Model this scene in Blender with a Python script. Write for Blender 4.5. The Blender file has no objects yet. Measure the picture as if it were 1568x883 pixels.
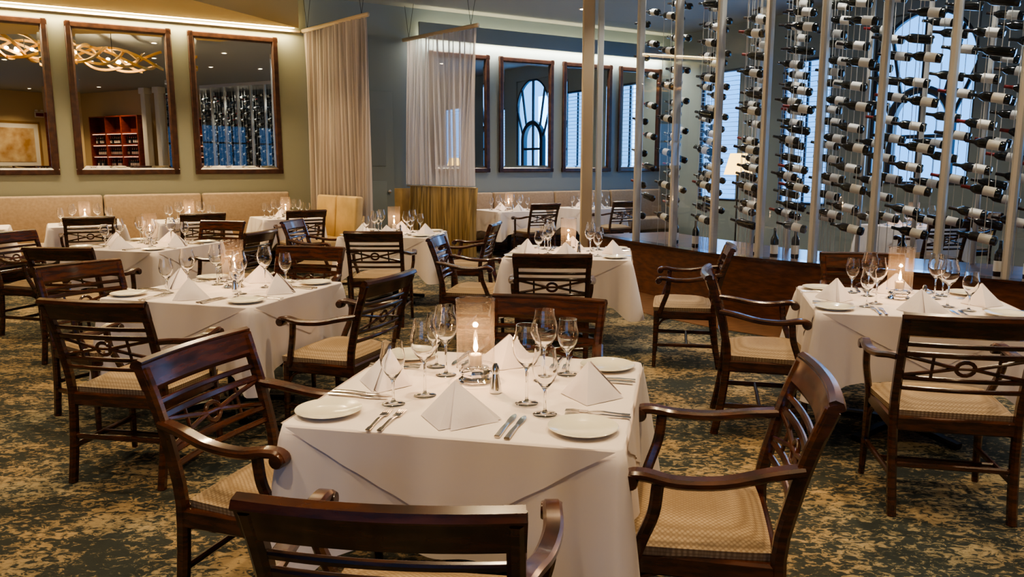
import bpy, bmesh, math, random
from mathutils import Vector, Matrix
random.seed(7)
sc = bpy.context.scene
COL = sc.collection
pi = math.pi

# ------------------------------------------------------------------ materials
def new_mat(name):
    m = bpy.data.materials.new(name); m.use_nodes = True
    nt = m.node_tree
    b = nt.nodes.get('Principled BSDF')
    return m, nt, b
def simple(name, col, rough=0.5, metal=0.0, trans=0.0, coat=0.0, emit=None, estr=0, ior=None, bump=0, bscale=60, sheen=0):
    m, nt, b = new_mat(name)
    b.inputs['Base Color'].default_value = (*col, 1)
    b.inputs['Roughness'].default_value = rough
    b.inputs['Metallic'].default_value = metal
    b.inputs['Transmission Weight'].default_value = trans
    b.inputs['Coat Weight'].default_value = coat
    b.inputs['Sheen Weight'].default_value = sheen
    if ior: b.inputs['IOR'].default_value = ior
    if emit:
        b.inputs['Emission Color'].default_value = (*emit, 1)
        b.inputs['Emission Strength'].default_value = estr
    tc = nt.nodes.new('ShaderNodeTexCoord'); n = nt.nodes.new('ShaderNodeTexNoise')
    n.inputs['Scale'].default_value = bscale; n.inputs['Detail'].default_value = 4
    nt.links.new(tc.outputs['Object'], n.inputs['Vector'])
    if bump:
        bp = nt.nodes.new('ShaderNodeBump'); bp.inputs['Strength'].default_value = bump
        bp.inputs['Distance'].default_value = 0.01
        nt.links.new(n.outputs['Fac'], bp.inputs['Height']); nt.links.new(bp.outputs['Normal'], b.inputs['Normal'])
    elif trans == 0 and not emit:
        r = nt.nodes.new('ShaderNodeMapRange')
        r.inputs['To Min'].default_value = max(0, rough-0.04); r.inputs['To Max'].default_value = min(1, rough+0.04)
        if rough > 0.08:
            nt.links.new(n.outputs['Fac'], r.inputs['Value']); nt.links.new(r.outputs['Result'], b.inputs['Roughness'])
    return m
def ramp_mat(name, c1, c2, scale=(1,1,1), nscale=6, rough=.4, coat=0, p1=.35, p2=.65, detail=5, bump=0, dist=0.0):
    m, nt, b = new_mat(name)
    tc = nt.nodes.new('ShaderNodeTexCoord'); mp = nt.nodes.new('ShaderNodeMapping')
    mp.inputs['Scale'].default_value = scale
    n = nt.nodes.new('ShaderNodeTexNoise'); n.inputs['Scale'].default_value = nscale
    n.inputs['Detail'].default_value = detail; n.inputs['Distortion'].default_value = dist
    cr = nt.nodes.new('ShaderNodeValToRGB')
    cr.color_ramp.elements[0].position = p1; cr.color_ramp.elements[0].color = (*c1,1)
    cr.color_ramp.elements[1].position = p2; cr.color_ramp.elements[1].color = (*c2,1)
    L = nt.links.new
    L(tc.outputs['Object'], mp.inputs['Vector']); L(mp.outputs['Vector'], n.inputs['Vector'])
    L(n.outputs['Fac'], cr.inputs['Fac']); L(cr.outputs['Color'], b.inputs['Base Color'])
    b.inputs['Roughness'].default_value = rough; b.inputs['Coat Weight'].default_value = coat
    b.inputs['Coat Roughness'].default_value = .12
    if bump:
        bp = nt.nodes.new('ShaderNodeBump'); bp.inputs['Strength'].default_value = bump; bp.inputs['Distance'].default_value=.01
        L(n.outputs['Fac'], bp.inputs['Height']); L(bp.outputs['Normal'], b.inputs['Normal'])
    return m

WOOD = ramp_mat('mahogany', (.022,.007,.0035), (.095,.028,.010), (1,1,6), 9, .27, .7)
WOODR = ramp_mat('red_wood_base', (.085,.028,.013), (.18,.062,.026), (2,2,8), 4, .35, .4)
WOODF = ramp_mat('wood_floor', (.14,.065,.03), (.27,.14,.07), (2,9,1), 4, .35, .2)
FRAME = ramp_mat('mirror_frame_wood', (.032,.012,.008), (.075,.030,.016), (1,1,1), 12, .38, .3)
TAN = ramp_mat('tan_leather', (.46,.32,.14), (.58,.41,.19), (1,1,1), 5, .5)
BANQ = ramp_mat('banquette_fabric', (.31,.23,.155), (.37,.28,.195), (1,1,1), 30, .75)
CLOTH = simple('white_tablecloth', (.82,.75,.72), .75, bump=.12, bscale=9, sheen=.2)
NAP = simple('napkin_linen', (.80,.75,.77), .7, bump=.15, bscale=30)
PORC = simple('porcelain', (.80,.78,.66), .18, coat=.5)
SILVER = simple('cutlery_steel', (.75,.72,.68), .16, 1)
GLASS = simple('clear_glass', (1,1,1), .0, trans=1, ior=1.45)
MIRROR = simple('mirror_silver', (.90,.91,.88), .01, 1)
WAX = simple('candle_wax', (.85,.75,.6), .5)
FLAME = simple('candle_flame', (1,.6,.3), .5, emit=(1,.58,.25), estr=25)
POSTM = simple('brushed_post', (.70,.67,.60), .35, .25)
CREAMP = simple('cream_post', (.66,.54,.37), .45)
BOT = simple('bottle_dark', (.008,.010,.010), .12, coat=.6)
LABEL = simple('bottle_label', (.80,.77,.70), .6)
FOILR = simple('bottle_foil_red', (.22,.02,.02), .35, .3)
FOILD = simple('bottle_foil_dark', (.03,.02,.02), .3, .3)
WALLS = simple('wall_sage_paint', (.29,.30,.225), .8, bump=.05, bscale=80)
WALLB = simple('wall_blue_paint', (.27,.33,.35), .8, bump=.05, bscale=80)
WALLC = simple('wall_cream_paint', (.60,.46,.26), .8, bump=.05, bscale=80)
CEIL = simple('ceiling_paint', (.36,.39,.38), .85, bump=.04, bscale=60)
SOFF = simple('soffit_paint', (.56,.44,.22), .8, bump=.04, bscale=60)
CHROME = simple('chrome', (.8,.8,.8), .1, 1)
GOLD = simple('gold_band', (.70,.45,.16), .3, .8)
BULB = simple('warm_bulb', (1,.8,.5), .5, emit=(1,.75,.42), estr=20)
COVE = simple('cove_lamp', (1,.85,.6), .5, emit=(1,.80,.45), estr=12)
DOWNL = simple('downlight_lens', (1,.9,.7), .5, emit=(1,.85,.6), estr=20)
WINF = simple('window_frame_dark', (.02,.03,.045), .4)
BLIND = simple('blind_slat', (.35,.52,.72), .5)
BARRED = ramp_mat('bar_red_wood', (.16,.025,.012), (.26,.05,.025), (1,1,5), 5, .4)
ART = ramp_mat('artwork_canvas', (.35,.18,.06), (.65,.5,.3), (1,1,1), 2, .7)
WHITEP = simple('white_column_paint', (.75,.72,.66), .6)
BLACK = simple('dark_metal', (.02,.02,.02), .4, .5)
SHADE = simple('lamp_shade_yellow', (.9,.6,.15), .6, emit=(1,.6,.15), estr=2.2)

def weave():
    m, nt, b = new_mat('seat_weave')
    L = nt.links.new
    tc = nt.nodes.new('ShaderNodeTexCoord')
    mp = nt.nodes.new('ShaderNodeMapping'); mp.inputs['Rotation'].default_value = (0,0,pi/4)
    L(tc.outputs['Object'], mp.inputs['Vector'])
    ck = nt.nodes.new('ShaderNodeTexVoronoi'); ck.inputs['Scale'].default_value = 90; ck.inputs['Randomness'].default_value = 0.1
    L(mp.outputs['Vector'], ck.inputs['Vector'])
    cr = nt.nodes.new('ShaderNodeValToRGB')
    cr.color_ramp.elements[0].position=.15; cr.color_ramp.elements[0].color=(.44,.33,.21,1)
    cr.color_ramp.elements[1].position=.65; cr.color_ramp.elements[1].color=(.23,.155,.085,1)
    L(ck.outputs['Distance'], cr.inputs['Fac']); L(cr.outputs['Color'], b.inputs['Base Color'])
    bp = nt.nodes.new('ShaderNodeBump'); bp.inputs['Strength'].default_value=.3; bp.inputs['Distance'].default_value=.004; bp.invert=True
    L(ck.outputs['Distance'], bp.inputs['Height']); L(bp.outputs['Normal'], b.inputs['Normal'])
    b.inputs['Roughness'].default_value=.65
    return m
SEAT = weave()

def carpet():
    m, nt, b = new_mat('carpet')
    L = nt.links.new
    tc = nt.nodes.new('ShaderNodeTexCoord')
    def noise(scale, detail, ms, rot=0, rough=.6, dist=0):
        mp = nt.nodes.new('ShaderNodeMapping'); mp.inputs['Scale'].default_value = ms; mp.inputs['Rotation'].default_value=(0,0,rot)
        n = nt.nodes.new('ShaderNodeTexNoise'); n.inputs['Scale'].default_value=scale; n.inputs['Detail'].default_value=detail
        n.inputs['Roughness'].default_value=rough; n.inputs['Distortion'].default_value=dist
        L(tc.outputs['Object'], mp.inputs['Vector']); L(mp.outputs['Vector'], n.inputs['Vector'])
        return n
    big = noise(2.4, 3, (1,1.4,1), .2)
    fine = noise(22, 4, (1,1.6,1), .15, .68, 1.0)
    add = nt.nodes.new('ShaderNodeMath'); add.operation='MULTIPLY_ADD'
    add.inputs[1].default_value=.65
    L(big.outputs['Fac'], add.inputs[0]); L(fine.outputs['Fac'], add.inputs[2])
    cr = nt.nodes.new('ShaderNodeValToRGB')
    e = cr.color_ramp.elements
    e[0].position=.76; e[0].color=(.028,.033,.028,1)
    e[1].position=.97; e[1].color=(.36,.26,.14,1)
    k = e.new(.835); k.color=(.050,.050,.036,1)
    k = e.new(.855); k.color=(.22,.16,.085,1)
    L(add.outputs[0], cr.inputs['Fac'])
    b2 = noise(.9, 2, (1,1,1), 1.0)
    cr2 = nt.nodes.new('ShaderNodeValToRGB'); cr2.color_ramp.elements[0].position=.45; cr2.color_ramp.elements[1].position=.62
    cr2.color_ramp.elements[0].color=(1,1,1,1); cr2.color_ramp.elements[1].color=(.82,1.0,1.22,1)
    mx = nt.nodes.new('ShaderNodeMix'); mx.data_type='RGBA'; mx.blend_type='MULTIPLY'; mx.inputs[0].default_value=1
    L(b2.outputs['Fac'], cr2.inputs['Fac'])
    L(cr.outputs['Color'], mx.inputs[6]); L(cr2.outputs['Color'], mx.inputs[7])
    L(mx.outputs[2], b.inputs['Base Color'])
    b.inputs['Roughness'].default_value=.95
    pile = noise(220, 2, (1,1,1))
    bp = nt.nodes.new('ShaderNodeBump'); bp.inputs['Strength'].default_value=.5; bp.inputs['Distance'].default_value=.006
    L(pile.outputs['Fac'], bp.inputs['Height']); L(bp.outputs['Normal'], b.inputs['Normal'])
    return m
CARPET = carpet()

def sheer(name='sheer_curtain', col=(.66,.57,.48), op=.82, fold_shade=.6):
    m, nt, b = new_mat(name)
    L = nt.links.new
    out = nt.nodes.get('Material Output')
    tc = nt.nodes.new('ShaderNodeTexCoord'); mp = nt.nodes.new('ShaderNodeMapping'); mp.inputs['Scale'].default_value=(26,26,.25)
    ns = nt.nodes.new('ShaderNodeTexNoise'); ns.inputs['Scale'].default_value=1; ns.inputs['Detail'].default_value=3
    cr = nt.nodes.new('ShaderNodeValToRGB'); cr.color_ramp.elements[0].position=.35; cr.color_ramp.elements[1].position=.62
    cr.color_ramp.elements[0].color=(*[c*fold_shade for c in col],1); cr.color_ramp.elements[1].color=(*[min(.95,c*1.08) for c in col],1)  # shade of the folds painted into the colour as darker vertical bands
    L(tc.outputs['Object'],mp.inputs['Vector']); L(mp.outputs['Vector'],ns.inputs['Vector']); L(ns.outputs['Fac'],cr.inputs['Fac'])
    tr = nt.nodes.new('ShaderNodeBsdfTransparent')
    tl = nt.nodes.new('ShaderNodeBsdfTranslucent'); L(cr.outputs['Color'],tl.inputs['Color'])
    L(cr.outputs['Color'],b.inputs['Base Color']); b.inputs['Roughness'].default_value=.8
    m1 = nt.nodes.new('ShaderNodeMixShader'); m1.inputs[0].default_value=.3
    L(b.outputs[0], m1.inputs[1]); L(tl.outputs[0], m1.inputs[2])
    lw = nt.nodes.new('ShaderNodeLayerWeight'); lw.inputs['Blend'].default_value=.5
    ma = nt.nodes.new('ShaderNodeMath'); ma.operation='MULTIPLY_ADD'; ma.use_clamp=True
    ma.inputs[1].default_value=(1-op)*1.3; ma.inputs[2].default_value=op-.08
    L(lw.outputs['Facing'], ma.inputs[0])
    m2 = nt.nodes.new('ShaderNodeMixShader'); L(ma.outputs[0], m2.inputs[0])
    L(tr.outputs[0], m2.inputs[1]); L(m1.outputs[0], m2.inputs[2]); L(m2.outputs[0], out.inputs['Surface'])
    return m
SHEER = sheer()
SHEER2 = sheer('sheer_curtain_light',(.74,.68,.64),.62,.72)
GOLDCURT = sheer('gold_curtain_fabric', (.50,.35,.15), 1.0, .45)
def thin_glass(name, tint, base_f, k, white=0):
    m, nt, b = new_mat(name)
    L = nt.links.new
    out = nt.nodes.get('Material Output')
    tr = nt.nodes.new('ShaderNodeBsdfTransparent'); tr.inputs['Color'].default_value=(*tint,1)
    gl = nt.nodes.new('ShaderNodeBsdfGlossy'); gl.inputs['Roughness'].default_value=.0
    lw = nt.nodes.new('ShaderNodeLayerWeight'); lw.inputs['Blend'].default_value=.5
    pw = nt.nodes.new('ShaderNodeMath'); pw.operation='POWER'; pw.inputs[1].default_value=4
    mu = nt.nodes.new('ShaderNodeMath'); mu.operation='MULTIPLY_ADD'; mu.inputs[1].default_value=k; mu.inputs[2].default_value=base_f; mu.use_clamp=True
    L(lw.outputs['Facing'], pw.inputs[0]); L(pw.outputs[0], mu.inputs[0])
    m2 = nt.nodes.new('ShaderNodeMixShader')
    L(mu.outputs[0], m2.inputs[0]); L(tr.outputs[0], m2.inputs[1]); L(gl.outputs[0], m2.inputs[2])
    if white:
        b.inputs['Base Color'].default_value=(.95,.85,.75,1); b.inputs['Roughness'].default_value=.3
        m3 = nt.nodes.new('ShaderNodeMixShader'); m3.inputs[0].default_value=white
        L(m2.outputs[0], m3.inputs[1]); L(b.outputs[0], m3.inputs[2]); L(m3.outputs[0], out.inputs['Surface'])
    else: L(m2.outputs[0], out.inputs['Surface'])
    return m
PANE = thin_glass('pane_glass',(.94,.97,.98),.05,.5)
CHIM = thin_glass('chimney_glass',(.96,.95,.95),.06,.8,.05)

# ------------------------------------------------------------------ mesh helpers
def finish(bm, name, mats, loc=(0,0,0), rz=0, angle=38, link=True):
    bmesh.ops.recalc_face_normals(bm, faces=bm.faces)
    th = math.radians(angle)
    for f in bm.faces: f.smooth = True
    for e in bm.edges:
        if len(e.link_faces) == 2:
            if e.calc_face_angle(0) > th: e.smooth = False
    me = bpy.data.meshes.new(name); bm.to_mesh(me); bm.free()
    for m in mats: me.materials.append(m)
    if not link: return me
    return place(me, name, loc, rz)
def place(me, name, loc=(0,0,0), rz=0, parent=None, scale=None):
    o = bpy.data.objects.new(name, me); COL.objects.link(o)
    o.location = loc; o.rotation_euler = (0,0,rz)
    if scale: o.scale = scale
    if parent: o.parent = parent
    return o
def crv(pts, n=5):
    P = [Vector(p) for p in pts]; out = []
    for i in range(len(P)-1):
        p0 = P[i-1] if i>0 else P[i]*2-P[i+1]
        p1, p2 = P[i], P[i+1]
        p3 = P[i+2] if i+2 < len(P) else P[i+1]*2-P[i]
        for k in range(n):
            t=k/n
            out.append(.5*((2*p1)+(p2-p0)*t+(2*p0-5*p1+4*p2-p3)*t*t+(3*p1-p0-3*p2+p3)*t**3))
    out.append(P[-1]); return out
def sweep(bm, pts, w, h, up=(0,0,1), ch=.28, mat=0, sc=None, closed=False):
    P = [Vector(p) for p in pts]; n=len(P); up=Vector(up)
    cx = min(w,h)*ch
    rings=[]
    for i,p in enumerate(P):
        if closed: t=(P[(i+1)%n]-P[i-1])
        else: t = (P[min(i+1,n-1)]-P[max(i-1,0)])
        t.normalize()
        s = t.cross(up)
        if s.length<1e-4: s = t.cross(Vector((1,0,0)))
        s.normalize(); u = s.cross(t).normalized()
        k = sc[i] if sc else 1
        a,b_ = w/2*k, h/2*k; c=cx*k
        sec=[(a,-b_+c),(a,b_-c),(a-c,b_),(-a+c,b_),(-a,b_-c),(-a,-b_+c),(-a+c,-b_),(a-c,-b_)]
        rings.append([bm.verts.new(p+s*x+u*y) for x,y in sec])
    m = n if closed else n-1
    for i in range(m):
        A,B=rings[i],rings[(i+1)%n]
        for j in range(8):
            f=bm.faces.new((A[j],A[(j+1)%8],B[(j+1)%8],B[j])); f.material_index=mat
    if not closed:
        f=bm.faces.new(rings[0][::-1]); f.material_index=mat
        f=bm.faces.new(rings[-1]); f.material_index=mat
def lathe(bm, prof, seg=24, M=None, mat=0, c=(0,0,0), closed=False):
    M = M or Matrix.Translation(Vector(c)); rings=[]
    for r,z in prof:
        if r<1e-6: rings.append([bm.verts.new(M@Vector((0,0,z)))])
        else: rings.append([bm.verts.new(M@Vector((r*math.cos(2*pi*i/seg), r*math.sin(2*pi*i/seg), z))) for i in range(seg)])
    for k in range(len(rings)-1):
        A,B=rings[k],rings[k+1]
        for i in range(seg):
            j=(i+1)%seg
            if len(A)==1 and len(B)==1: continue
            if len(A)==1: f=bm.faces.new((A[0],B[j],B[i]))
            elif len(B)==1: f=bm.faces.new((A[i],A[j],B[0]))
            else: f=bm.faces.new((A[i],A[j],B[j],B[i]))
            f.material_index=mat if not isinstance(mat,list) else mat[k]
def rbox(bm, c, s, r=.01, M=None, mat=0, seg=2):
    Mx = (M or Matrix.Identity(4)) @ Matrix.Translation(Vector(c)) @ Matrix.Diagonal((*s,1))
    g = bmesh.ops.create_cube(bm, size=1, matrix=Mx)
    vs=g['verts']; fs=set(f for v in vs for f in v.link_faces); es=set(e for v in vs for e in v.link_edges)
    for f in fs: f.material_index=mat
    if r>0:
        res=bmesh.ops.bevel(bm, geom=list(es), offset=r, segments=seg, affect='EDGES', profile=.5)
        for f in res['faces']: f.material_index=mat

# ------------------------------------------------------------------ room axes
ang = math.radians(31)
d2 = Vector((math.cos(ang), math.sin(ang))); n2 = Vector((math.sin(ang), -math.cos(ang)))
P0 = Vector((-4.4, 11.9))
def W(k, out=0, z=0):
    p = P0 + d2*k + n2*out
    return Vector((p.x, p.y, z))
CH = 4.1
def wall(name, a, b, mat, z0=0, z1=CH, th=.12, holes=()):
    a=Vector(a[:2]); b=Vector(b[:2]); L=(b-a).length; r=math.atan2((b-a).y,(b-a).x)
    xs=sorted({0,L,*[h[0] for h in holes],*[h[1] for h in holes]}); zs=sorted({z0,z1,*[h[2] for h in holes],*[h[3] for h in holes]})
    bm=bmesh.new()
    for i in range(len(xs)-1):
        for j in range(len(zs)-1):
            cx=(xs[i]+xs[i+1])/2; cz=(zs[j]+zs[j+1])/2
            if any(h[0]<cx<h[1] and h[2]<cz<h[3] for h in holes): continue
            rbox(bm,(cx,th/2,cz),(xs[i+1]-xs[i],th,zs[j+1]-zs[j]),0)
    return finish(bm,name,[mat],(a.x,a.y,0),r)

E0 = W(9); E1 = W(9,14)
outline=[(-9.5,-7.5),(11,-7.5),(11,4.0),(E1.x,E1.y),(E0.x,E0.y),(W(-5.95).x,W(-5.95).y)]
def slab(name,z0,z1,m,pts=outline):
    bm=bmesh.new()
    lo=[bm.verts.new((x,y,z0)) for x,y in pts]; hi=[bm.verts.new((x,y,z1)) for x,y in pts]
    bm.faces.new(lo[::-1]); bm.faces.new(hi)
    for i in range(len(pts)):
        j=(i+1)%len(pts); bm.faces.new((lo[i],lo[j],hi[j],hi[i]))
    return finish(bm,name,[m])
slab('floor',-.1,0,CARPET)
slab('ceiling',CH,CH+.1,CEIL)
wall('wall_left', W(-6.2), W(1.35), WALLS)
wall('wall_back', W(1.35), W(9.1), WALLB)
def hole_wall():
    holes=[(.9,1.9,.8,3.3),(2.9,3.9,.8,3.3),(4.65,6.25,1.2,3.75),(7.1,8.1,.8,3.3),(9.6,10.8,.8,3.3)]
    return wall('wall_window_side', E0, E1, WALLB, holes=holes), holes
_, HOL = hole_wall()
wall('wall_far_right', (E1.x,E1.y), (11,-7.5), WALLB)
wall('wall_side_left', (-9.5,-7.5), (W(-5.95).x,W(-5.95).y), WALLC)
wall('wall_rear', (11,-7.5), (-9.5,-7.5), WALLC, holes=[(11.6,14.2,.9,3.3),(15.0,17.6,.9,3.3)])
wall('wall_right', (5.6,-1.5), (5.6,-7.5), WALLC)

def to_world(o, a, dirv):
    o.location=(a.x,a.y,0); o.rotation_euler=(0,0,math.atan2(dirv.y,dirv.x))
wi=0
for (x0,x1,z0,z1) in HOL:
    wi+=1
    bm=bmesh.new(); y=.05
    for p in ([(x0,y,z0),(x0,y,z1)],[(x1,y,z0),(x1,y,z1)]): sweep(bm,p,.09,.06,up=(0,1,0))
    for z in (z0,z1): sweep(bm,[(x0,y,z),(x1,y,z)],.06,.09)
    if z1>3.5:
        cx=(x0+x1)/2; R=(x1-x0)/2; zc=z1-R
        arc=[(cx+R*math.cos(a),y,zc+R*math.sin(a)) for a in [pi*i/24 for i in range(25)]]
        sweep(bm,arc,.05,.09,up=(0,1,0))
        for s in (1,-1):
            pts=[(cx+s*R*math.cos(a),zc+R*math.sin(a)) for a in [pi/2*i/10 for i in range(11)]]
            corner=bm.verts.new((cx+s*R,.02,z1)); prev=None
            for px,pz in pts:
                v=bm.verts.new((px,.02,pz))
                if prev is not None: f=bm.faces.new((corner,prev,v)); f.material_index=1
                prev=v
        r2=R*.58; zi=z0+.95
        arc2=[(cx+r2,y,z0)]+[(cx+r2*math.cos(a),y,zi+r2*math.sin(a)) for a in [pi*i/18 for i in range(19)]]+[(cx-r2,y,z0)]
        sweep(bm,arc2,.12,.17,up=(0,1,0))
        sweep(bm,[(cx,y,z0),(cx,y,z1)],.06,.07,up=(0,1,0))
        sweep(bm,[(cx-r2,y,z0+.72),(cx+r2,y,z0+.72)],.07,.06)
        for a in (pi/4,3*pi/4,0.02,pi-.02):
            sweep(bm,[(cx+r2*math.cos(a),y,zi+r2*math.sin(a)),(cx+R*math.cos(a),y,zc+R*math.sin(a))],.05,.06,up=(0,1,0))
    else:
        sweep(bm,[((x0+x1)/2,y,z0),((x0+x1)/2,y,z1)],.04,.05,up=(0,1,0))
        zz=z0+.06
        while zz<z1-.03:
            rbox(bm,((x0+x1)/2,.0,zz),(x1-x0-.06,.05,.008),0,mat=2); zz+=.085
    o=finish(bm,'window_%d'%wi,[WINF,WALLB,BLIND]); to_world(o,E0,n2)
for (x0,x1) in ((11.6,14.2),(15.0,17.6)):
    wi+=1; bm=bmesh.new()
    for x in (x0,(x0*2+x1)/3,(x0+2*x1)/3,x1): sweep(bm,[(x,.05,.9),(x,.05,3.3)],.07,.06,up=(0,1,0))
    for z in (.9,2.5,3.3): sweep(bm,[(x0,.05,z),(x1,.05,z)],.06,.07)
    o=finish(bm,'window_%d'%wi,[WHITEP]); o.location=(11,-7.5,0); o.rotation_euler=(0,0,pi)

def soffit():
    a=W(1.2,.16); pts=[(a.x,a.y),(-4.1,10.3),(-5.6,7.3),(-9.3,3.6)]
    b=W(-5.8,.16); pts.append((b.x,b.y))
    slab('ceiling_soffit',3.58,CH-.002,SOFF,pts)
soffit()
def strip(name,k0,k1,z,out,hw,hz,m):
    bm=bmesh.new(); rbox(bm,((k1-k0)/2,0,0),(k1-k0,hw,hz),.004); p=W(k0,out,z)
    return finish(bm,name,[m],p,ang)
strip('cove_light_strip',-5.6,1.15,3.60,.08,.05,.03,COVE)
strip('trim_1',-5.7,1.25,3.545,.03,.05,.03,CREAMP)
strip('trim_2',3.2,8.9,3.72,.20,.05,.26,WALLB)
strip('cove_light_strip',3.3,8.8,3.66,.09,.05,.03,COVE)
def area(name,loc,rot,sx,sy,e,col):
    l=bpy.data.lights.new(name,'AREA'); l.shape='RECTANGLE'; l.size=sx; l.size_y=sy; l.energy=e; l.color=col
    o=bpy.data.objects.new(name,l); COL.objects.link(o); o.location=loc; o.rotation_euler=rot; return o
def spot(name,loc,e,col,size=70,blend=.6,rad=.05,tgt=None):
    l=bpy.data.lights.new(name,'SPOT'); l.energy=e; l.color=col; l.spot_size=math.radians(size); l.spot_blend=blend; l.shadow_soft_size=rad
    o=bpy.data.objects.new(name,l); COL.objects.link(o); o.location=loc
    if tgt is not None:
        dv=Vector(tgt)-Vector(loc); o.rotation_euler=dv.to_track_quat('-Z','Y').to_euler()
    return o
area('cove_wash_lamp',W(-2.2,.10,3.57),(0,0,ang),6.6,.05,80,(1,.80,.46))
area('cove_wash_lamp',W(6.0,.10,3.62),(0,0,ang),5.4,.05,50,(1,.9,.75))

# ------------------------------------------------------------------ mirrors
def mirror(k0,k1,z0=1.36,z1=3.43):
    w=k1-k0; fw=.085; h=z1-z0
    bm=bmesh.new()
    def ring(x0,x1,a0,a1,ww,dd,y,m):
        hw=ww/2
        sweep(bm,[(x0+hw,y,a0),(x0+hw,y,a1)],dd,ww,up=(1,0,0),mat=m)
        sweep(bm,[(x1-hw,y,a0),(x1-hw,y,a1)],dd,ww,up=(1,0,0),mat=m)
        sweep(bm,[(x0,y,a0+hw),(x1,y,a0+hw)],dd,ww,mat=m)
        sweep(bm,[(x0,y,a1-hw),(x1,y,a1-hw)],dd,ww,mat=m)
    ring(0,w,0,h,fw,.05,-.035,0)
    ring(fw-.012,w-fw+.012,fw-.012,h-fw+.012,.02,.03,-.03,0)
    o_=fw-.005; i_=fw+.04
    O=[bm.verts.new(v) for v in ((o_,-.018,o_),(w-o_,-.018,o_),(w-o_,-.018,h-o_),(o_,-.018,h-o_))]
    I=[bm.verts.new(v) for v in ((i_,-.0215,i_),(w-i_,-.0215,i_),(w-i_,-.0215,h-i_),(i_,-.0215,h-i_))]
    for j in range(4):
        f=bm.faces.new((O[j],O[(j+1)%4],I[(j+1)%4],I[j])); f.material_index=1
    f=bm.faces.new(I); f.material_index=1
    finish(bm,'wall_mirror',[FRAME,MIRROR],W(k0,.0,z0),ang,angle=2)
for k in ((-5.0,-3.70),(-3.48,-2.163),(-1.964,-.627),(-.407,.89),(3.45,4.64),(4.84,6.03),(6.24,7.42),(7.6,8.7)):
    mirror(*k)

# ------------------------------------------------------------------ banquette
def banquette(name,loc,rz,length,segs,mats,hb=1.08):
    bm=bmesh.new(); sl=length/segs
    for i in range(segs):
        cx=(i+.5)*sl
        rbox(bm,(cx,-.40,.33),(sl-.012,.56,.24),.035,seg=3)
        M=Matrix.Translation((cx,-.105,.46))@Matrix.Rotation(math.radians(-5),4,'X')
        rbox(bm,(0,0,(hb-.46)/2-.02),(sl-.012,.13,hb-.46+.04),.035,M=M,seg=3)
    rbox(bm,(length/2,-.35,.11),(length,.5,.22),.005,mat=1)
    return finish(bm,name,mats,loc,rz)
banquette('banquette_bench',W(-5.6,.02),ang,6.55,5,[BANQ,WOOD])
cdir=Vector((.68,-.733)).normalized(); cang=math.atan2(cdir.y,cdir.x)
c1=W(1.33,.05)
s0=Vector((c1.x,c1.y,0))+Vector((cdir.x,cdir.y,0))*.62
banquette('banquette_end',(s0.x-.10,s0.y-.10,0),cang,1.15,2,[TAN,WOOD],1.05)
banquette('banquette_bench',W(3.3,.02),ang,5.4,4,[BANQ,WOOD],1.0)

# ------------------------------------------------------------------ curtains
def curtain(name,a,length,zt,zb,amp=.035,waves=17,ph=0,mats=None,rail=True):
    bm=bmesh.new(); N=waves*12; R=16; grid=[]
    for j in range(R+1):
        f=j/R; z=zt+(zb-zt)*f; row=[]
        for i in range(N+1):
            t=i/N
            x=length*t*(1-.04*math.sin(f*pi*.5))+.016*math.sin(t*41+ph)+.012*math.sin(t*23+3*f)
            am=amp*(.55+.6*f)*(1+.5*math.sin(t*17+ph)*math.sin(3*f+t*9))
            y=am*math.sin(2*pi*waves*t+ph+1.2*math.sin(5*t+f))+.03*math.sin(7*t+2*f+ph)
            row.append(bm.verts.new((x,y,z)))
        grid.append(row)
    for j in range(R):
        for i in range(N):
            bm.faces.new((grid[j][i],grid[j][i+1],grid[j+1][i+1],grid[j+1][i]))
    if rail:
        sweep(bm,[(-.04,0,zt+.03),(length+.05,0,zt+.03)],.05,.06,mat=1)
        for x in (.12,length-.12):
            sweep(bm,[(x,0,zt+.05),(x-.1,0,CH)],.006,.006,mat=2)
            sweep(bm,[(x,0,zt+.05),(x+.15,0,CH)],.006,.006,mat=2)
    else: sweep(bm,[(-.02,0,zt),(length*.98,0,zt)],.02,.02,mat=1)
    return finish(bm,name,mats or [SHEER,CREAMP,BLACK],(a.x,a.y,0),cang,angle=180)
curtain('sheer_curtain',W(1.30,.06),1.80,3.53,.12,waves=17,amp=.055)
c2=W(3.0,.06)
curtain('sheer_curtain',c2,1.85,3.53,1.17,ph=1.3,waves=16,amp=.05,mats=[SHEER2,CREAMP,BLACK])
curtain('cafe_curtain',Vector((c2.x,c2.y,0)),1.86,1.145,.06,ph=1.3,amp=.06,waves=13,mats=[GOLDCURT,CREAMP,BLACK],rail=False)
strip('trim_3',1.45,3.3,.55,.02,.04,1.1,TAN)
bm=bmesh.new(); rbox(bm,(.5,-.02,1.35),(1.0,.05,2.7),.006)
for z in (.75,1.95): rbox(bm,(.5,-.05,z),(.72,.02,.95),.01)
lathe(bm,[(0,0),(.025,.0),(.03,.03),(0,.05)],16,Matrix.Translation((.9,-.05,1.05))@Matrix.Rotation(pi/2,4,'X'),mat=1)
finish(bm,'door_1',[WALLB,CHROME],W(1.75,.03),ang)

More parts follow.
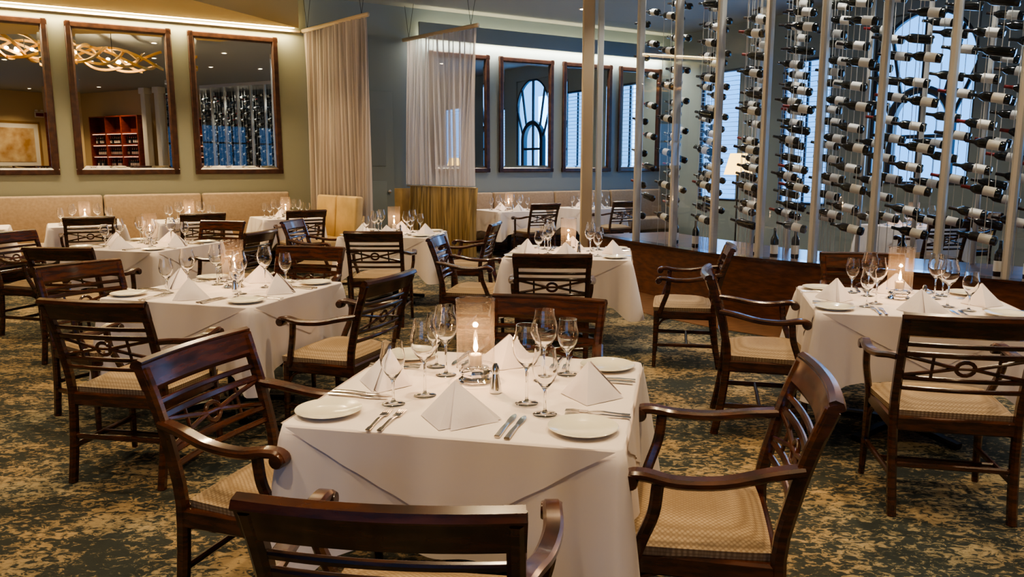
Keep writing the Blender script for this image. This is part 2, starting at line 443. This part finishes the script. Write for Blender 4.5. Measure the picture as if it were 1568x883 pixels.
# ------------------------------------------------------------------ wine wall
WP=[(1.02,10.35),(1.457,9.266),(1.764,8.62),(2.06,8.0),(2.405,7.55),(2.79,7.18),(3.176,6.815),(3.563,6.44),(3.93,6.09),(4.32,5.72),(4.72,5.34),(5.15,4.93),(5.6,4.5),(5.6,3.85),(5.6,3.25),(5.6,2.65),(5.6,2.05),(5.6,1.45),(5.6,.85),(5.6,.25),(5.6,-.35),(5.6,-.95),(5.6,-1.5)]
WP=[Vector(p) for p in WP]
BZ=.57
def nrm(i):
    a=WP[max(i-1,0)]; b=WP[min(i+1,len(WP)-1)]; t=(b-a).normalized(); return Vector((-t.y,t.x))
def offs(i,o): return WP[i]+nrm(i)*o
def curb(name,o0,o1,z0,z1,m,i0=0,i1=None):
    bm=bmesh.new(); i1=i1 or len(WP); prev=None
    for i in range(i0,i1):
        a=offs(i,o0); b=offs(i,o1)
        r=[bm.verts.new((a.x,a.y,z0)),bm.verts.new((b.x,b.y,z0)),bm.verts.new((b.x,b.y,z1)),bm.verts.new((a.x,a.y,z1))]
        if prev:
            for j in range(4): bm.faces.new((prev[j],prev[(j+1)%4],r[(j+1)%4],r[j]))
        else: bm.faces.new(r[::-1])
        prev=r
    bm.faces.new(prev)
    return finish(bm,name,[m])
curb('wine_wall_base',-.03,1.25,0,BZ,WOODR)
curb('trim_4',-.06,.10,BZ,BZ+.03,WOOD)
curb('floor_wood_border',-.75,-.035,.0,.006,WOODF,0,12)
curb('trim_5',-.02,1.2,CH-.1,CH-.002,POSTM)
bm=bmesh.new(); prev=None
for i in range(len(WP)):
    p=offs(i,.0); r=[bm.verts.new((p.x,p.y,BZ+.03)),bm.verts.new((p.x,p.y,CH-.1))]
    if prev: bm.faces.new((prev[0],r[0],r[1],prev[1]))
    prev=r
finish(bm,'wine_wall_glass',[PANE],angle=1)
bm=bmesh.new()
for i in range(len(WP)):
    t=nrm(i)
    if i==0: continue
    p=offs(i,.045); sweep(bm,[(p.x,p.y,BZ+.03),(p.x,p.y,CH-.1)],.06,.095,up=(t.x,t.y,0),mat=0)
    q=offs(i,1.2); sweep(bm,[(q.x,q.y,BZ),(q.x,q.y,CH-.1)],.04,.05,up=(t.x,t.y,0),mat=0)
for (px,py,w,m) in ((WP[0].x-.03,WP[0].y,.15,1),(WP[0].x+.13,WP[0].y+.0,.07,0)):
    sweep(bm,[(px,py,0.0),(px,py,CH)],w,.14,up=(0,1,0),mat=m,ch=.08)
LAY=((.15,.5),(.40,.22),(.62,.78),(.86,.5),(1.08,.2))
for i in range(1,len(WP)-1):
    for L_,(o,f) in enumerate(LAY):
        a=offs(i,o); b=offs(i+1,o)
        for df in (-.10,.10):
            c=a.lerp(b,f+df); sweep(bm,[(c.x,c.y,BZ),(c.x,c.y,CH-.1)],.005,.005,up=(0,1,0),mat=0)
finish(bm,'wine_rack_posts',[POSTM,CREAMP])
prof=[(0,-.15),(.034,-.15),(.0395,-.143),(.0395,-.11),(.0396,-.108),(.0396,-.018),(.0395,-.016),(.0395,.035),(.034,.055),(.018,.08),(.0145,.10),(.0145,.15),(0,.152)]
fm=[0,0,0,0,1,0,0,0,0,2,2,2]
SEG=12
T=[];TF=[];TM=[]
idx=[]
for r,z in prof:
    if r<1e-6: idx.append([len(T)]); T.append(Vector((0,0,z)))
    else:
        st=len(T); idx.append(list(range(st,st+SEG)))
        for k in range(SEG): T.append(Vector((r*math.cos(2*pi*k/SEG), r*math.sin(2*pi*k/SEG), z)))
for k in range(len(idx)-1):
    A,B=idx[k],idx[k+1]
    for i in range(SEG):
        j=(i+1)%SEG
        if len(A)==1: TF.append((A[0],B[j],B[i]))
        elif len(B)==1: TF.append((A[i],A[j],B[0]))
        else: TF.append((A[i],A[j],B[j],B[i]))
        TM.append(fm[k])
def bottles(name,mats4,Ms):
    V=[];F=[];MI=[]
    for M in Ms:
        o=len(V); V+= [M@v for v in T]; F+=[tuple(i+o for i in f) for f in TF]
        foil=random.choice((2,3,3,3,0,0,0)); lab=random.random()<.85
        MI+=[foil if m==2 else (0 if (m==1 and not lab) else m) for m in TM]
    me=bpy.data.meshes.new(name); me.from_pydata([tuple(v) for v in V],[],F)
    for m in mats4: me.materials.append(m)
    me.polygons.foreach_set('material_index',MI); me.polygons.foreach_set('use_smooth',[True]*len(F))
    me.update(); return place(me,name)
Ms=[]
for i in range(0,len(WP)-1):
    a0=WP[i]; b0=WP[i+1]; tl=(a0-b0).normalized()
    for L_,(o,f) in enumerate(LAY):
        if i==0: f=.86 if L_%2==0 else .7
        c=offs(i,o).lerp(offs(i+1,o),f)
        z=.92+(0,.19,.10,.28,.05)[L_]
        while z<CH-.25:
            dirv=Vector((tl.x,tl.y,.20)).normalized()
            if random.random()>.04:
                q=dirv.to_track_quat('Z','Y').to_matrix().to_4x4()
                Ms.append(Matrix.Translation((c.x,c.y,z+random.uniform(-.01,.01)))@q)
            z+=.37
for i in range(1,12):
    for k in range(2):
        if random.random()<.6:
            c=offs(i,.3+.3*random.random()).lerp(offs(i+1,.3),random.random())
            Ms.append(Matrix.Translation((c.x,c.y,BZ+.152)))
bottles('wine_bottle_display',[BOT,LABEL,FOILR,FOILD],Ms)
for i in (0,1,3,5,7,9,11,14,17,20):
    c=offs(i,.25)
    spot('wine_wall_lamp',(c.x,c.y,CH-.12),45,(1,.95,.88),120,.5,.05,(c.x,c.y,0))

# ------------------------------------------------------------------ chair
def chair_mesh():
    bm=bmesh.new()
    def yb(z):
        K=[(0,-.25),(.2,-.225),(.45,-.215),(.62,-.245),(.75,-.28),(.9,-.335)]
        for (a,b),(c,e) in zip(K,K[1:]):
            if a<=z<=c: return b+(e-b)*(z-a)/(c-a)
        return -.335
    def bp(x,z): return (x, yb(z)-.022*(1-(x/.25)**2), z)
    rake=Vector((0,-.35,.94))
    for s in (-1,1):
        sweep(bm,crv([(s*.235,-.27,0),(s*.238,-.235,.2),(s*.243,-.215,.45),(s*.245,-.245,.62),(s*.247,-.28,.75),(s*.25,-.325,.875)],3),.036,.042,up=(0,1,0))
        sweep(bm,[(s*.255,.205,0),(s*.25,.2,.2),(s*.245,.195,.42)],.036,.036,up=(0,1,0),sc=[.75,.9,1.1])
        sweep(bm,crv([(s*.252,.175,.40),(s*.268,.15,.48),(s*.288,.12,.57),(s*.292,.11,.655)],4),.03,.034,up=(0,1,0))
        sweep(bm,crv([(s*.247,-.265,.705),(s*.262,-.18,.692),(s*.285,-.06,.668),(s*.297,.06,.664),(s*.292,.14,.676),(s*.287,.185,.672),(s*.286,.20,.65)],4),.048,.028)
        lathe(bm,[(0,-.026),(.021,-.026),(.024,-.02),(.024,.02),(.021,.026),(0,.026)],14,Matrix.Translation((s*.287,.185,.657))@Matrix.Rotation(pi/2,4,'Y'))
        sweep(bm,[(s*.245,.195,.17),(s*.238,-.235,.17)],.02,.028)
        sweep(bm,crv([(s*.245,.19,.30),(s*.24,.15,.355),(s*.238,.09,.375)],3),.016,.018,up=(1,0,0))
        sweep(bm,crv([(s*.245,.19,.30),(s*.21,.195,.355),(s*.15,.195,.375)],3),.016,.018,up=(0,1,0))
        sweep(bm,[(s*.243,.2,.40),(s*.243,-.215,.40)],.028,.065)
    N=10
    xs=[-.268+.536*i/N for i in range(N+1)]
    sweep(bm,[bp(x,.848) for x in xs],.03,.10,up=rake,ch=.42)
    sweep(bm,[(x,y-.005,z) for x,y,z in [bp(x,.890) for x in xs]],.044,.028,up=rake,ch=.42)
    for z,h in ((.765,.02),(.722,.024),(.612,.022),(.565,.02)):
        sweep(bm,[bp(-.245+.49*i/N,z) for i in range(N+1)],.016,h,up=rake)
    for s in (-1,1):
        for z in (.712,.622):
            sweep(bm,[bp(s*.235,z),bp(s*.13,(z+.667)/2),bp(s*.03,.667)],.014,.016,up=rake)
        sweep(bm,[bp(s*.125,.612),bp(s*.125,.722)],.012,.012,up=(0,1,0))
    sweep(bm,[bp(.036*math.cos(a),.667+.030*math.sin(a)) for a in [2*pi*i/14 for i in range(14)]],.016,.012,up=(0,1,0),closed=True)
    sweep(bm,[bp(-.03,.667),bp(.03,.667)],.014,.014,up=rake)
    sweep(bm,[(-.25,.2,.40),(.25,.2,.40)],.028,.065)
    sweep(bm,[(-.243,-.215,.40),(.243,-.215,.40)],.028,.065)
    sweep(bm,[(-.24,-.03,.17),(.24,-.03,.17)],.02,.026)
    sweep(bm,[(-.238,-.23,.22),(.238,-.23,.22)],.02,.024)
    rows=8; cols=8
    def pt(u,v,z):
        hw=.235+.03*(v+1)/2
        return (u*hw, -.205+(v+1)/2*.43, z)
    G=[[None]*(cols+1) for _ in range(rows+1)]
    for j in range(rows+1):
        for i in range(cols+1):
            u=-1+2*i/cols; v=-1+2*j/rows
            z=.455+.04*(1-abs(u)**4)*(1-abs(v)**4)
            k=1-.03*(abs(u)*abs(v))**3
            x,y,z=pt(u*k,v*k,z); G[j][i]=bm.verts.new((x,y,z))
    for j in range(rows):
        for i in range(cols):
            f=bm.faces.new((G[j][i],G[j][i+1],G[j+1][i+1],G[j+1][i])); f.material_index=1
    border=[G[0][i] for i in range(cols+1)]+[G[j][cols] for j in range(1,rows+1)]+[G[rows][i] for i in range(cols-1,-1,-1)]+[G[j][0] for j in range(rows-1,0,-1)]
    low=[bm.verts.new((v.co.x*.99,v.co.y*.99,.425)) for v in border]
    n=len(border)
    for i in range(n):
        j=(i+1)%n; f=bm.faces.new((border[i],low[i],low[j],border[j])); f.material_index=1
    f=bm.faces.new(low); f.material_index=1
    return finish(bm,'dining_chair',[WOOD,SEAT],link=False,angle=40)
CHAIR=chair_mesh()
def chair(x,y,deg): place(CHAIR,'dining_chair',(x,y,0),math.radians(deg))

# ------------------------------------------------------------------ table + cloth
def cloth_mesh(a,b,d=.34,seed=0,zt=.75):
    rnd=random.Random(seed); bm=bmesh.new()
    rc=.02; P=[]
    sides=[((a,-b),(a,b),(1,0)),((a,b),(-a,b),(0,1)),((-a,b),(-a,-b),(-1,0)),((-a,-b),(a,-b),(0,-1))]
    n=44; sides_idx=[]
    for k,(p,q,nn) in enumerate(sides):
        p=Vector(p);q=Vector(q); L=(q-p).length; st=len(P)
        for i in range(n+1):
            t=i/n
            t=.5+ (t-.5)*(1-2*rc/L)
            pos=p.lerp(q,t); dc=min(t,1-t)*L
            P.append((pos,Vector(nn),dc))
        sides_idx.append((st,len(P)))
        n2_=Vector(sides[(k+1)%4][2]); cc=q-Vector(nn)*rc-n2_*rc
        for i in range(1,8):
            an=pi/2*i/8; dirv=(Vector(nn)*math.cos(an)+n2_*math.sin(an)); P.append((cc+dirv*rc,dirv.normalized(),0))
    N=len(P)
    ph=[rnd.uniform(0,6.28) for _ in range(6)]
    cum=[];s=0
    for i in range(N):
        cum.append(s); s+=(P[(i+1)%N][0]-P[i][0]).length
    tot=s
    def sk(i,drop,extra=0):
        pos,nn,dc=P[i]; c=math.exp(-(dc/.10)**2); full=d*(1+.40*math.exp(-(dc/.14)**2))
        f=drop/full; w=cum[i]/tot*2*pi
        g=f**.9
        o=.004+g*(.020+.014*math.sin(7*w+ph[0])+.014*math.sin(11*w+ph[1])+.008*math.sin(23*w+ph[2]))
        o+=g*(.055*c) - g*.035*math.exp(-((dc-.13)/.05)**2) + g*.012*math.cos(dc*60)*math.exp(-(dc/.2)**2)
        o=max(o,.003)
        q=pos+nn*(o+extra); return (q.x,q.y,zt-drop)
    c0=bm.verts.new((0,0,zt)) 
    inner=[bm.verts.new((p[0].x*.6,p[0].y*.6,zt+.0006*math.sin(i*.9))) for i,p in enumerate(P)]
    edge=[bm.verts.new((p[0].x-p[1].x*.008,p[0].y-p[1].y*.008,zt)) for p in P]
    mid=[bm.verts.new((p[0].x,p[0].y,zt-.003)) for p in P]
    for i in range(N):
        j=(i+1)%N
        bm.faces.new((c0,inner[i],inner[j])); bm.faces.new((inner[i],edge[i],edge[j],inner[j])); bm.faces.new((edge[i],mid[i],mid[j],edge[j]))
    prev=mid; R=12
    for r in range(1,R+1):
        row=[]
        for i in range(N):
            full=d*(1+.40*math.exp(-(P[i][2]/.14)**2)); row.append(bm.verts.new(sk(i,.006+(full-.006)*r/R)))
        for i in range(N):
            j=(i+1)%N; bm.faces.new((prev[i],row[i],row[j],prev[j]))
        prev=row
    for k,(s0,s1) in enumerate(sides_idx):
        D=.27*(1 if k%2 else .9); pk=.5+rnd.uniform(-.12,.12); prevc=None
        for i in range(s0,s1):
            t=(i-s0)/(s1-s0-1); g=D*(t/pk if t<pk else (1-t)/(1-pk))
            col=[bm.verts.new(sk(i,.004+g*m/6,.0045)) for m in range(7)]
            if prevc:
                for m in range(6): bm.faces.new((prevc[m],prevc[m+1],col[m+1],col[m]))
            prevc=col
    me=finish(bm,'tablecloth',[CLOTH],link=False,angle=60)
    return me
def table_mesh(a,b):
    bm=bmesh.new()
    rbox(bm,(0,0,.725),(2*a-.02,2*b-.02,.03),.004)
    lathe(bm,[(0,.02),(.03,.02),(.035,.05),(.035,.68),(.12,.70),(.12,.71),(0,.71)],18,mat=1)
    for r in range(4):
        M=Matrix.Rotation(r*pi/2+pi/4,4,'Z')
        pts=[M@Vector(p) for p in ((0,0,.06),(.2,0,.045),(.36,0,.02))]
        sweep(bm,pts,.06,.035,mat=1)
    return finish(bm,'dining_table',[WOOD,BLACK],link=False)

# ------------------------------------------------------------------ tableware
def glass_mesh(name,h,R,bowl0,rim):
    bm=bmesh.new()
    hs=bowl0
    out=[(0,0),(.036,0),(.037,.002),(.030,.0045),(.008,.009),(.0042,.02),(.0038,hs*.6),(.0048,hs-.012),(.011,hs),(R*.62,hs+.018),(R*.92,hs+.042),(R,hs+.066),(R*.98,hs+(h-hs)*.62),(rim+.002,h-.02),(rim,h)]
    inn=[(rim-.0014,h),(rim+.0004,h-.02),(R*.98-.0016,hs+(h-hs)*.62),(R-.0016,hs+.066),(R*.92-.0016,hs+.043),(R*.62-.001,hs+.0205),(.009,hs+.005),(0,hs+.003)]
    lathe(bm,out+inn,26)
    return finish(bm,name,[GLASS],link=False,angle=80)
WG=glass_mesh('wine_glass',.255,.046,.120,.034)
SG=glass_mesh('white_wine_glass',.205,.040,.085,.032)
def plate_mesh():
    bm=bmesh.new()
    lathe(bm,[(0,.004),(.05,.004),(.055,.0),(.060,.0),(.062,.004),(.088,.010),(.100,.014),(.1015,.0155),(.100,.017),(.088,.0135),(.063,.008),(.058,.006),(0,.006)],40)
    return finish(bm,'bread_plate',[PORC],link=False)
PL=plate_mesh()
def napkin_mesh(seed):
    bm=bmesh.new()
    A=Vector((-.01,.01,.118)); F=Vector((-.025,-.105,.001)); L_=Vector((-.120,.015,.001)); R_=Vector((.130,.03,.001)); B=Vector((.01,.10,.001))
    def tri(p,q,r,bul):
        n=8; V={}
        nn=(q-p).cross(r-p).normalized()
        if nn.z<0: nn=-nn
        for i in range(n+1):
            for j in range(n+1-i):
                u=i/n;v=j/n;w=1-u-v
                c=p*w+q*u+r*v; b_=27*u*v*w*bul
                V[i,j]=bm.verts.new(c+nn*b_)
        for i in range(n):
            for j in range(n-i):
                bm.faces.new((V[i,j],V[i+1,j],V[i,j+1]))
                if i+j<n-1: bm.faces.new((V[i+1,j],V[i+1,j+1],V[i,j+1]))
    tri(A,L_,F,.006); tri(A,F,R_,.008); tri(A,R_,B,.004); tri(A,B,L_,.004)
    off=Vector((.004,-.006,.0)); 
    tri(A+off,F+off+Vector((.03,.008,0)),R_+Vector((-.004,-.02,0)),.010)
    bmesh.ops.remove_doubles(bm,verts=bm.verts,dist=.0004)
    return finish(bm,'folded_napkin',[NAP],link=False,angle=30)
NM=[napkin_mesh(1)]
def fork_mesh():
    bm=bmesh.new()
    sweep(bm,crv([(0,-.10,.004),(0,-.06,.005),(0,-.01,.008),(0,.03,.004)],4),.010,.003,sc=None,ch=.2)
    sweep(bm,[(0,-.10,.004),(0,-.075,.0045)],.015,.003)
    rbox(bm,(0,.042,.005),(.024,.028,.0022),.0008,seg=1)
    for i in range(4): sweep(bm,[(-.0102+i*.0068,.054,.005),(-.0095+i*.0063,.075,.0065),(-.0092+i*.0061,.098,.0045)],.0034,.002)
    return finish(bm,'fork',[SILVER],link=False)
def knife_mesh():
    bm=bmesh.new()
    sweep(bm,[(0,-.11,.005),(0,-.05,.006),(0,.005,.005)],.015,.007,sc=[1.1,1,.75])
    bl=crv([(0,.0,.004),(.001,.05,.004),(.0,.10,.003)],4)
    sweep(bm,bl,.019,.0022,sc=[.7,.8,.9,1,1,1,.9,.7,.25])
    return finish(bm,'table_knife',[SILVER],link=False)
FK=fork_mesh(); KN=knife_mesh()
def candle_mesh():
    bm=bmesh.new()
    lathe(bm,[(0,0),(.058,0),(.064,.006),(.045,.02),(.062,.036),(.048,.05),(.03,.052),(0,.05)],8,mat=0)
    lathe(bm,[(.0655,.054),(.0665,.16),(.068,.29)],40,mat=3)
    lathe(bm,[(.066,.288),(.0695,.288),(.0695,.292),(.066,.292),(.066,.288)],40,mat=0)
    lathe(bm,[(.063,.052),(.0675,.052),(.0675,.057),(.063,.057),(.063,.052)],40,mat=0)
    lathe(bm,[(0,.0525),(.024,.0525),(.026,.10),(.0235,.10),(.022,.058),(0,.058)],20,mat=0)
    lathe(bm,[(0,.0585),(.021,.0585),(.021,.095),(.018,.098),(0,.096)],20,mat=1)
    lathe(bm,[(0,.096),(.001,.096),(.001,.105),(0,.105)],6,mat=1)
    lathe(bm,[(0,.104),(.006,.110),(.0085,.120),(.006,.138),(.002,.152),(0,.158)],12,mat=2)
    return finish(bm,'hurricane_candle',[GLASS,WAX,FLAME,CHIM],link=False,angle=30)
CN=candle_mesh()
def shaker_mesh():
    bm=bmesh.new()
    lathe(bm,[(0,0),(.019,0),(.021,.004),(.020,.012),(.015,.045),(.011,.065)],16,mat=0)
    lathe(bm,[(.011,.065),(.0135,.067),(.0135,.075),(.011,.09),(.006,.10),(0,.102)],16,mat=1)
    return finish(bm,'salt_shaker',[CHROME,CHROME],link=False)
SH=shaker_mesh()
CM={}
def table(x,y,deg,a=.5,b=.48,full=2,d=.34,seed=0,cnd=(-.03,.10)):
    key=(a,b)
    if key not in CM: CM[key]=table_mesh(a,b)
    r=math.radians(deg)
    o=place(CM[key],'dining_table',(x,y,0),r)
    c=place(cloth_mesh(a,b,d,seed),'tablecloth',(0,0,0),0,parent=o)
    rnd=random.Random(seed+50); Z=.751
    def put(me,name,lx,ly,rz=0):
        wx=x+lx*math.cos(r)-ly*math.sin(r); wy=y+lx*math.sin(r)+ly*math.cos(r)
        return place(me,name,(wx,wy,Z),r+rz)
    for k in range(4):
        if full==1 and k in (1,3): continue
        A=k*pi/2; ca,sa=math.cos(A),math.sin(A)
        ex=(a if k in(1,3) else b)-.47
        def pk(me,name,lx,ly,rz=0): 
            ly2=ly-ex
            return put(me,name,lx*ca-ly2*sa+rnd.uniform(-.004,.004),lx*sa+ly2*ca+rnd.uniform(-.004,.004),A+rz)
        pk(NM[0],'folded_napkin',.0,-.325,rnd.uniform(-.2,.2))
        pk(FK,'fork',-.225,-.375,.03); pk(FK,'fork',-.192,-.37,-.02)
        pk(KN,'table_knife',.155,-.345,-.04); pk(KN,'table_knife',.188,-.35,-.05)
    if full>1:
        for (px,py) in ((-.405,-.355),(.375,-.35),(.38,.355),(-.39,.355)): put(PL,'bread_plate',px*a/.5,py*b/.48)
    for sx in (-1,1):
        for sy in (-1,1):
            q=.175 if full>1 else .14
            put(WG,'wine_glass',sx*q+rnd.uniform(-.006,.006),sy*.13+rnd.uniform(-.006,.006),rnd.random())
            put(SG,'white_wine_glass',sx*(.245 if full>1 else .27)+rnd.uniform(-.004,.004),sy*(.235 if full>1 else .15)+rnd.uniform(-.004,.004),rnd.random())
    if full==1: cnd=(0,.02)
    put(CN,'hurricane_candle',*cnd)
    if full>1: put(SH,'salt_shaker',cnd[0]+.10,cnd[1]-.12)
    else: put(SH,'salt_shaker',0,-.11)
    l=bpy.data.lights.new('candle_glow','POINT'); l.energy=1.3; l.color=(1,.55,.25); l.shadow_soft_size=.01
    cx,cy=cnd; ol=bpy.data.objects.new('candle_glow',l); COL.objects.link(ol)
    ol.location=(x+cx*math.cos(r)-cy*math.sin(r), y+cx*math.sin(r)+cy*math.cos(r), Z+.175)
    return o
WARM=(1,.74,.44)
TABS=[(-.09,2.53,-12.2,.5,.48,2,.35),(-1.73,4.64,-17.5,.51,.48,2,.34),(-3.46,7.27,-16,.5,.48,2,.34),(-1.3,8.5,-6,.5,.45,2,.34),(.5,6.62,-8,.52,.47,2,.34),(2.19,4.22,-14,.52,.46,2,.34),
      (*(W(.6,1.2)[:2]),31,.42,.42,1,.3),(*(W(-.7,1.2)[:2]),31,.42,.42,1,.3),(*(W(-1.95,1.2)[:2]),31,.42,.42,1,.3),(*(W(-3.2,1.2)[:2]),31,.42,.42,1,.3),
      (*(W(4.3,1.3)[:2]),31,.45,.45,1,.34),(*(W(5.9,1.4)[:2]),31,.45,.45,1,.34),(5.0,9.6,20,.45,.45,1,.34)]
for i,t in enumerate(TABS):
    table(t[0],t[1],t[2],t[3],t[4],t[5],t[6],seed=i,cnd=(-.055,.08) if i==0 else (-.02,.08))
for c in [(-.207,1.64,-6),(-.76,2.458,-108),(.56,2.224,78.1),(.066,3.16,162.5),
          (-1.82,3.72,-10.5),(-.98,4.32,69.2),(-2.40,4.55,-122),(-1.56,5.35,168),
          (-3.3,5.95,-5),(-3.2,7.98,165),(-4.22,6.87,-105),(-2.62,7.1,78),
          (-1.25,7.32,-2),(-2.08,8.4,-98),(-.5,8.12,80),
          (-.32,6.5,-98),(.29,5.52,-3),(1.32,5.85,78),
          (1.46,4.34,-104),(1.93,3.36,-12),(2.33,4.93,168)]:
    chair(*c)
for k in (.6,-.7,-1.95,-3.2):
    p=W(k,1.9); chair(p.x,p.y,31)
for k in (4.3,5.9):
    p=W(k,2.08); chair(p.x,p.y,31)
chair(4.8,8.85,10); chair(5.75,9.85,105)
# lamp in the back room
bm=bmesh.new()
lathe(bm,[(0,0),(.15,0),(.15,.02),(.02,.035),(.012,.06),(.012,1.35),(0,1.36)],20,mat=0)
lathe(bm,[(.12,1.66),(.20,1.36),(.197,1.36),(.117,1.66),(.12,1.66)],24,mat=1)
finish(bm,'floor_lamp',[BLACK,SHADE],(3.25,11.2,0))

# ------------------------------------------------------------------ seen in the mirrors
bm=bmesh.new()
rbox(bm,(0,0,1.6),(.06,2.6,3.2),.0)
for y in (-1.3,-.43,.43,1.3): rbox(bm,(-.2,y,1.6),(.4,.05,3.2),.004)
for z in (.05,1.0,1.4,1.8,2.2,2.6,3.18): rbox(bm,(-.2,0,z),(.4,2.6,.04),.004)
rbox(bm,(-1.5,0,.55),(.5,3.0,1.1),.01); rbox(bm,(-1.5,0,1.12),(.65,3.1,.05),.01,mat=1)
for z in (1.4,1.8,2.2,2.6): rbox(bm,(-.37,0,z-.03),(.015,2.4,.008),0,mat=2)
finish(bm,'back_bar_shelves',[BARRED,WOOD,simple('shelf_led',(1,.6,.3),emit=(1,.5,.3),estr=3)],(5.52,-4.2,0))
Ms=[]
for z in (1.02,1.42,1.82,2.22):
    for i in range(22):
        y=-4.2-1.2+i*.114
        if random.random()<.85: Ms.append(Matrix.Translation((5.3,y,z+.155)))
bottles('bar_bottles',[BOT,LABEL,FOILR,FOILD],Ms)
bm=bmesh.new()
sweep(bm,[(-.85,0,1.4),(.85,0,1.4)],.04,.08,mat=0); sweep(bm,[(-.85,0,3.0),(.85,0,3.0)],.04,.08,mat=0)
for s in (-1,1): sweep(bm,[(s*.85,0,1.36),(s*.85,0,3.04)],.08,.04,up=(0,1,0),mat=0)
rbox(bm,(0,-.01,2.2),(1.66,.015,1.56),0,mat=1); rbox(bm,(0,.001,2.2),(1.3,.012,1.2),0,mat=2)
finish(bm,'framed_painting',[GOLD,WHITEP,ART],(3.6,-7.44,0))
for y in (-1.9,-2.6):
    bm=bmesh.new(); rbox(bm,(0,0,CH/2),(.22,.22,CH),.01); rbox(bm,(0,0,.1),(.28,.28,.2),.01); rbox(bm,(0,0,CH-.1),(.3,.3,.2),.01)
    finish(bm,'white_column',[WHITEP],(5.3,y,0))
bm=bmesh.new(); rbox(bm,(0,0,0),(.34,.06,.2),.01); rbox(bm,(0,.032,0),(.28,.01,.12),.0,mat=1)
for s in (-1,1): lathe(bm,[(0,0),(.05,0),(.05,.05),(0,.06)],14,Matrix.Translation((s*.1,0,.12)),mat=0)
finish(bm,'exit_sign',[WHITEP,FOILR],(4.5,-7.43,3.3))

bm=bmesh.new()
for k in range(7):
    ph=k*.9; pts=[]
    for i in range(60):
        t=i/59; x=-1.6+3.2*t
        pts.append((x, .50*math.sin(2*pi*t*1.3+ph), .20*math.sin(2*pi*t*1.7+ph*1.7)))
    sweep(bm,pts,.04,.05,ch=.1)
for i in range(7):
    x=-1.1+i*.37; lathe(bm,[(0,-.03),(.03,-.015),(.036,.0),(.03,.02),(0,.03)],12,c=(x,.15*math.sin(i*2),-.02),mat=1)
for x in (-.8,.8): sweep(bm,[(x,0,0),(x,0,.5)],.012,.012,mat=2)
finish(bm,'ribbon_chandelier',[GOLD,BULB,BLACK],(-3.3,6.7,3.6),.15)
for x in (-4.3,-2.3):
    l=bpy.data.lights.new('chandelier_lamp','POINT'); l.energy=45; l.color=(1,.75,.45); l.shadow_soft_size=.04
    o=bpy.data.objects.new('chandelier_lamp',l); COL.objects.link(o); o.location=(x,6.7,3.55)

def dl(x,y,e=60,size=75,col=WARM):
    bm=bmesh.new(); lathe(bm,[(0,-.004),(.05,-.004),(.052,-.012),(.07,-.012),(.072,0),(0,0)],20,mat=[1,0,0,0,0])
    finish(bm,'recessed_downlight',[WHITEP,DOWNL],(x,y,CH-.001))
    spot('downlight_lamp',(x,y,CH-.03),e,col,size,.8,.06,(x,y,0))
for i,t in enumerate(TABS[:6]): dl(t[0]+.1,t[1]-.1,110,58)
for x,y in ((-3.2,4.2),(.4,4.3),(3.3,2.2),(-1.2,.8),(1.2,1.2),(-.2,11.4),(1.2,13.6),(-.6,10.2),(3.2,5.0),(4.6,10.0),(-2.6,2.0),(-1.2,6.4)): dl(x,y,85,115)
for x,y in ((3.5,-6.2),(1.2,-6.2),(4.3,-3.6),(-4,-4),(-1,-4),(2.5,-2),(-7,1)): dl(x,y,160,120)  # unseen lamps added to brighten the rear room reflected in the mirrors
for k in (-4.2,-2.5,-1.2,.3):
    p=W(k,1.3); spot('soffit_lamp',(p.x,p.y,3.5),60,WARM,110,.7,.05,(p.x,p.y,0))

# daylight
w=bpy.data.worlds.new('sky'); sc.world=w; w.use_nodes=True
nt=w.node_tree; bg=nt.nodes['Background']; bg.inputs['Color'].default_value=(.13,.42,1,1); bg.inputs['Strength'].default_value=1.4
for x in (-1.9,-5.3):
    area('window_daylight',(x,-7.75,2.1),(pi/2,0,pi),2.5,2.3,350,(.58,.78,1))
for r in (1.4,3.4,5.45,7.6,10.2):
    p=Vector(E0)+Vector((n2.x,n2.y,0))*r+Vector((d2.x,d2.y,0))*.5; p.z=2.2
    o=area('window_daylight',p,(0,0,0),.9,2.3,20,(.22,.52,1))
    dv=Vector((-d2.x,-d2.y,0)); o.rotation_euler=dv.to_track_quat('-Z','Y').to_euler()

cam=bpy.data.cameras.new('camera'); co=bpy.data.objects.new('camera',cam); COL.objects.link(co)
cam.sensor_width=36; cam.lens=27.09; co.location=(0,0,1.5); co.rotation_euler=(math.radians(90-9.12),0,0); cam.clip_start=.05
sc.camera=co
try:
    sc.view_settings.view_transform='AgX'; sc.view_settings.look='AgX - Medium High Contrast'
except Exception as e: print(e)
sc.view_settings.exposure=1.0
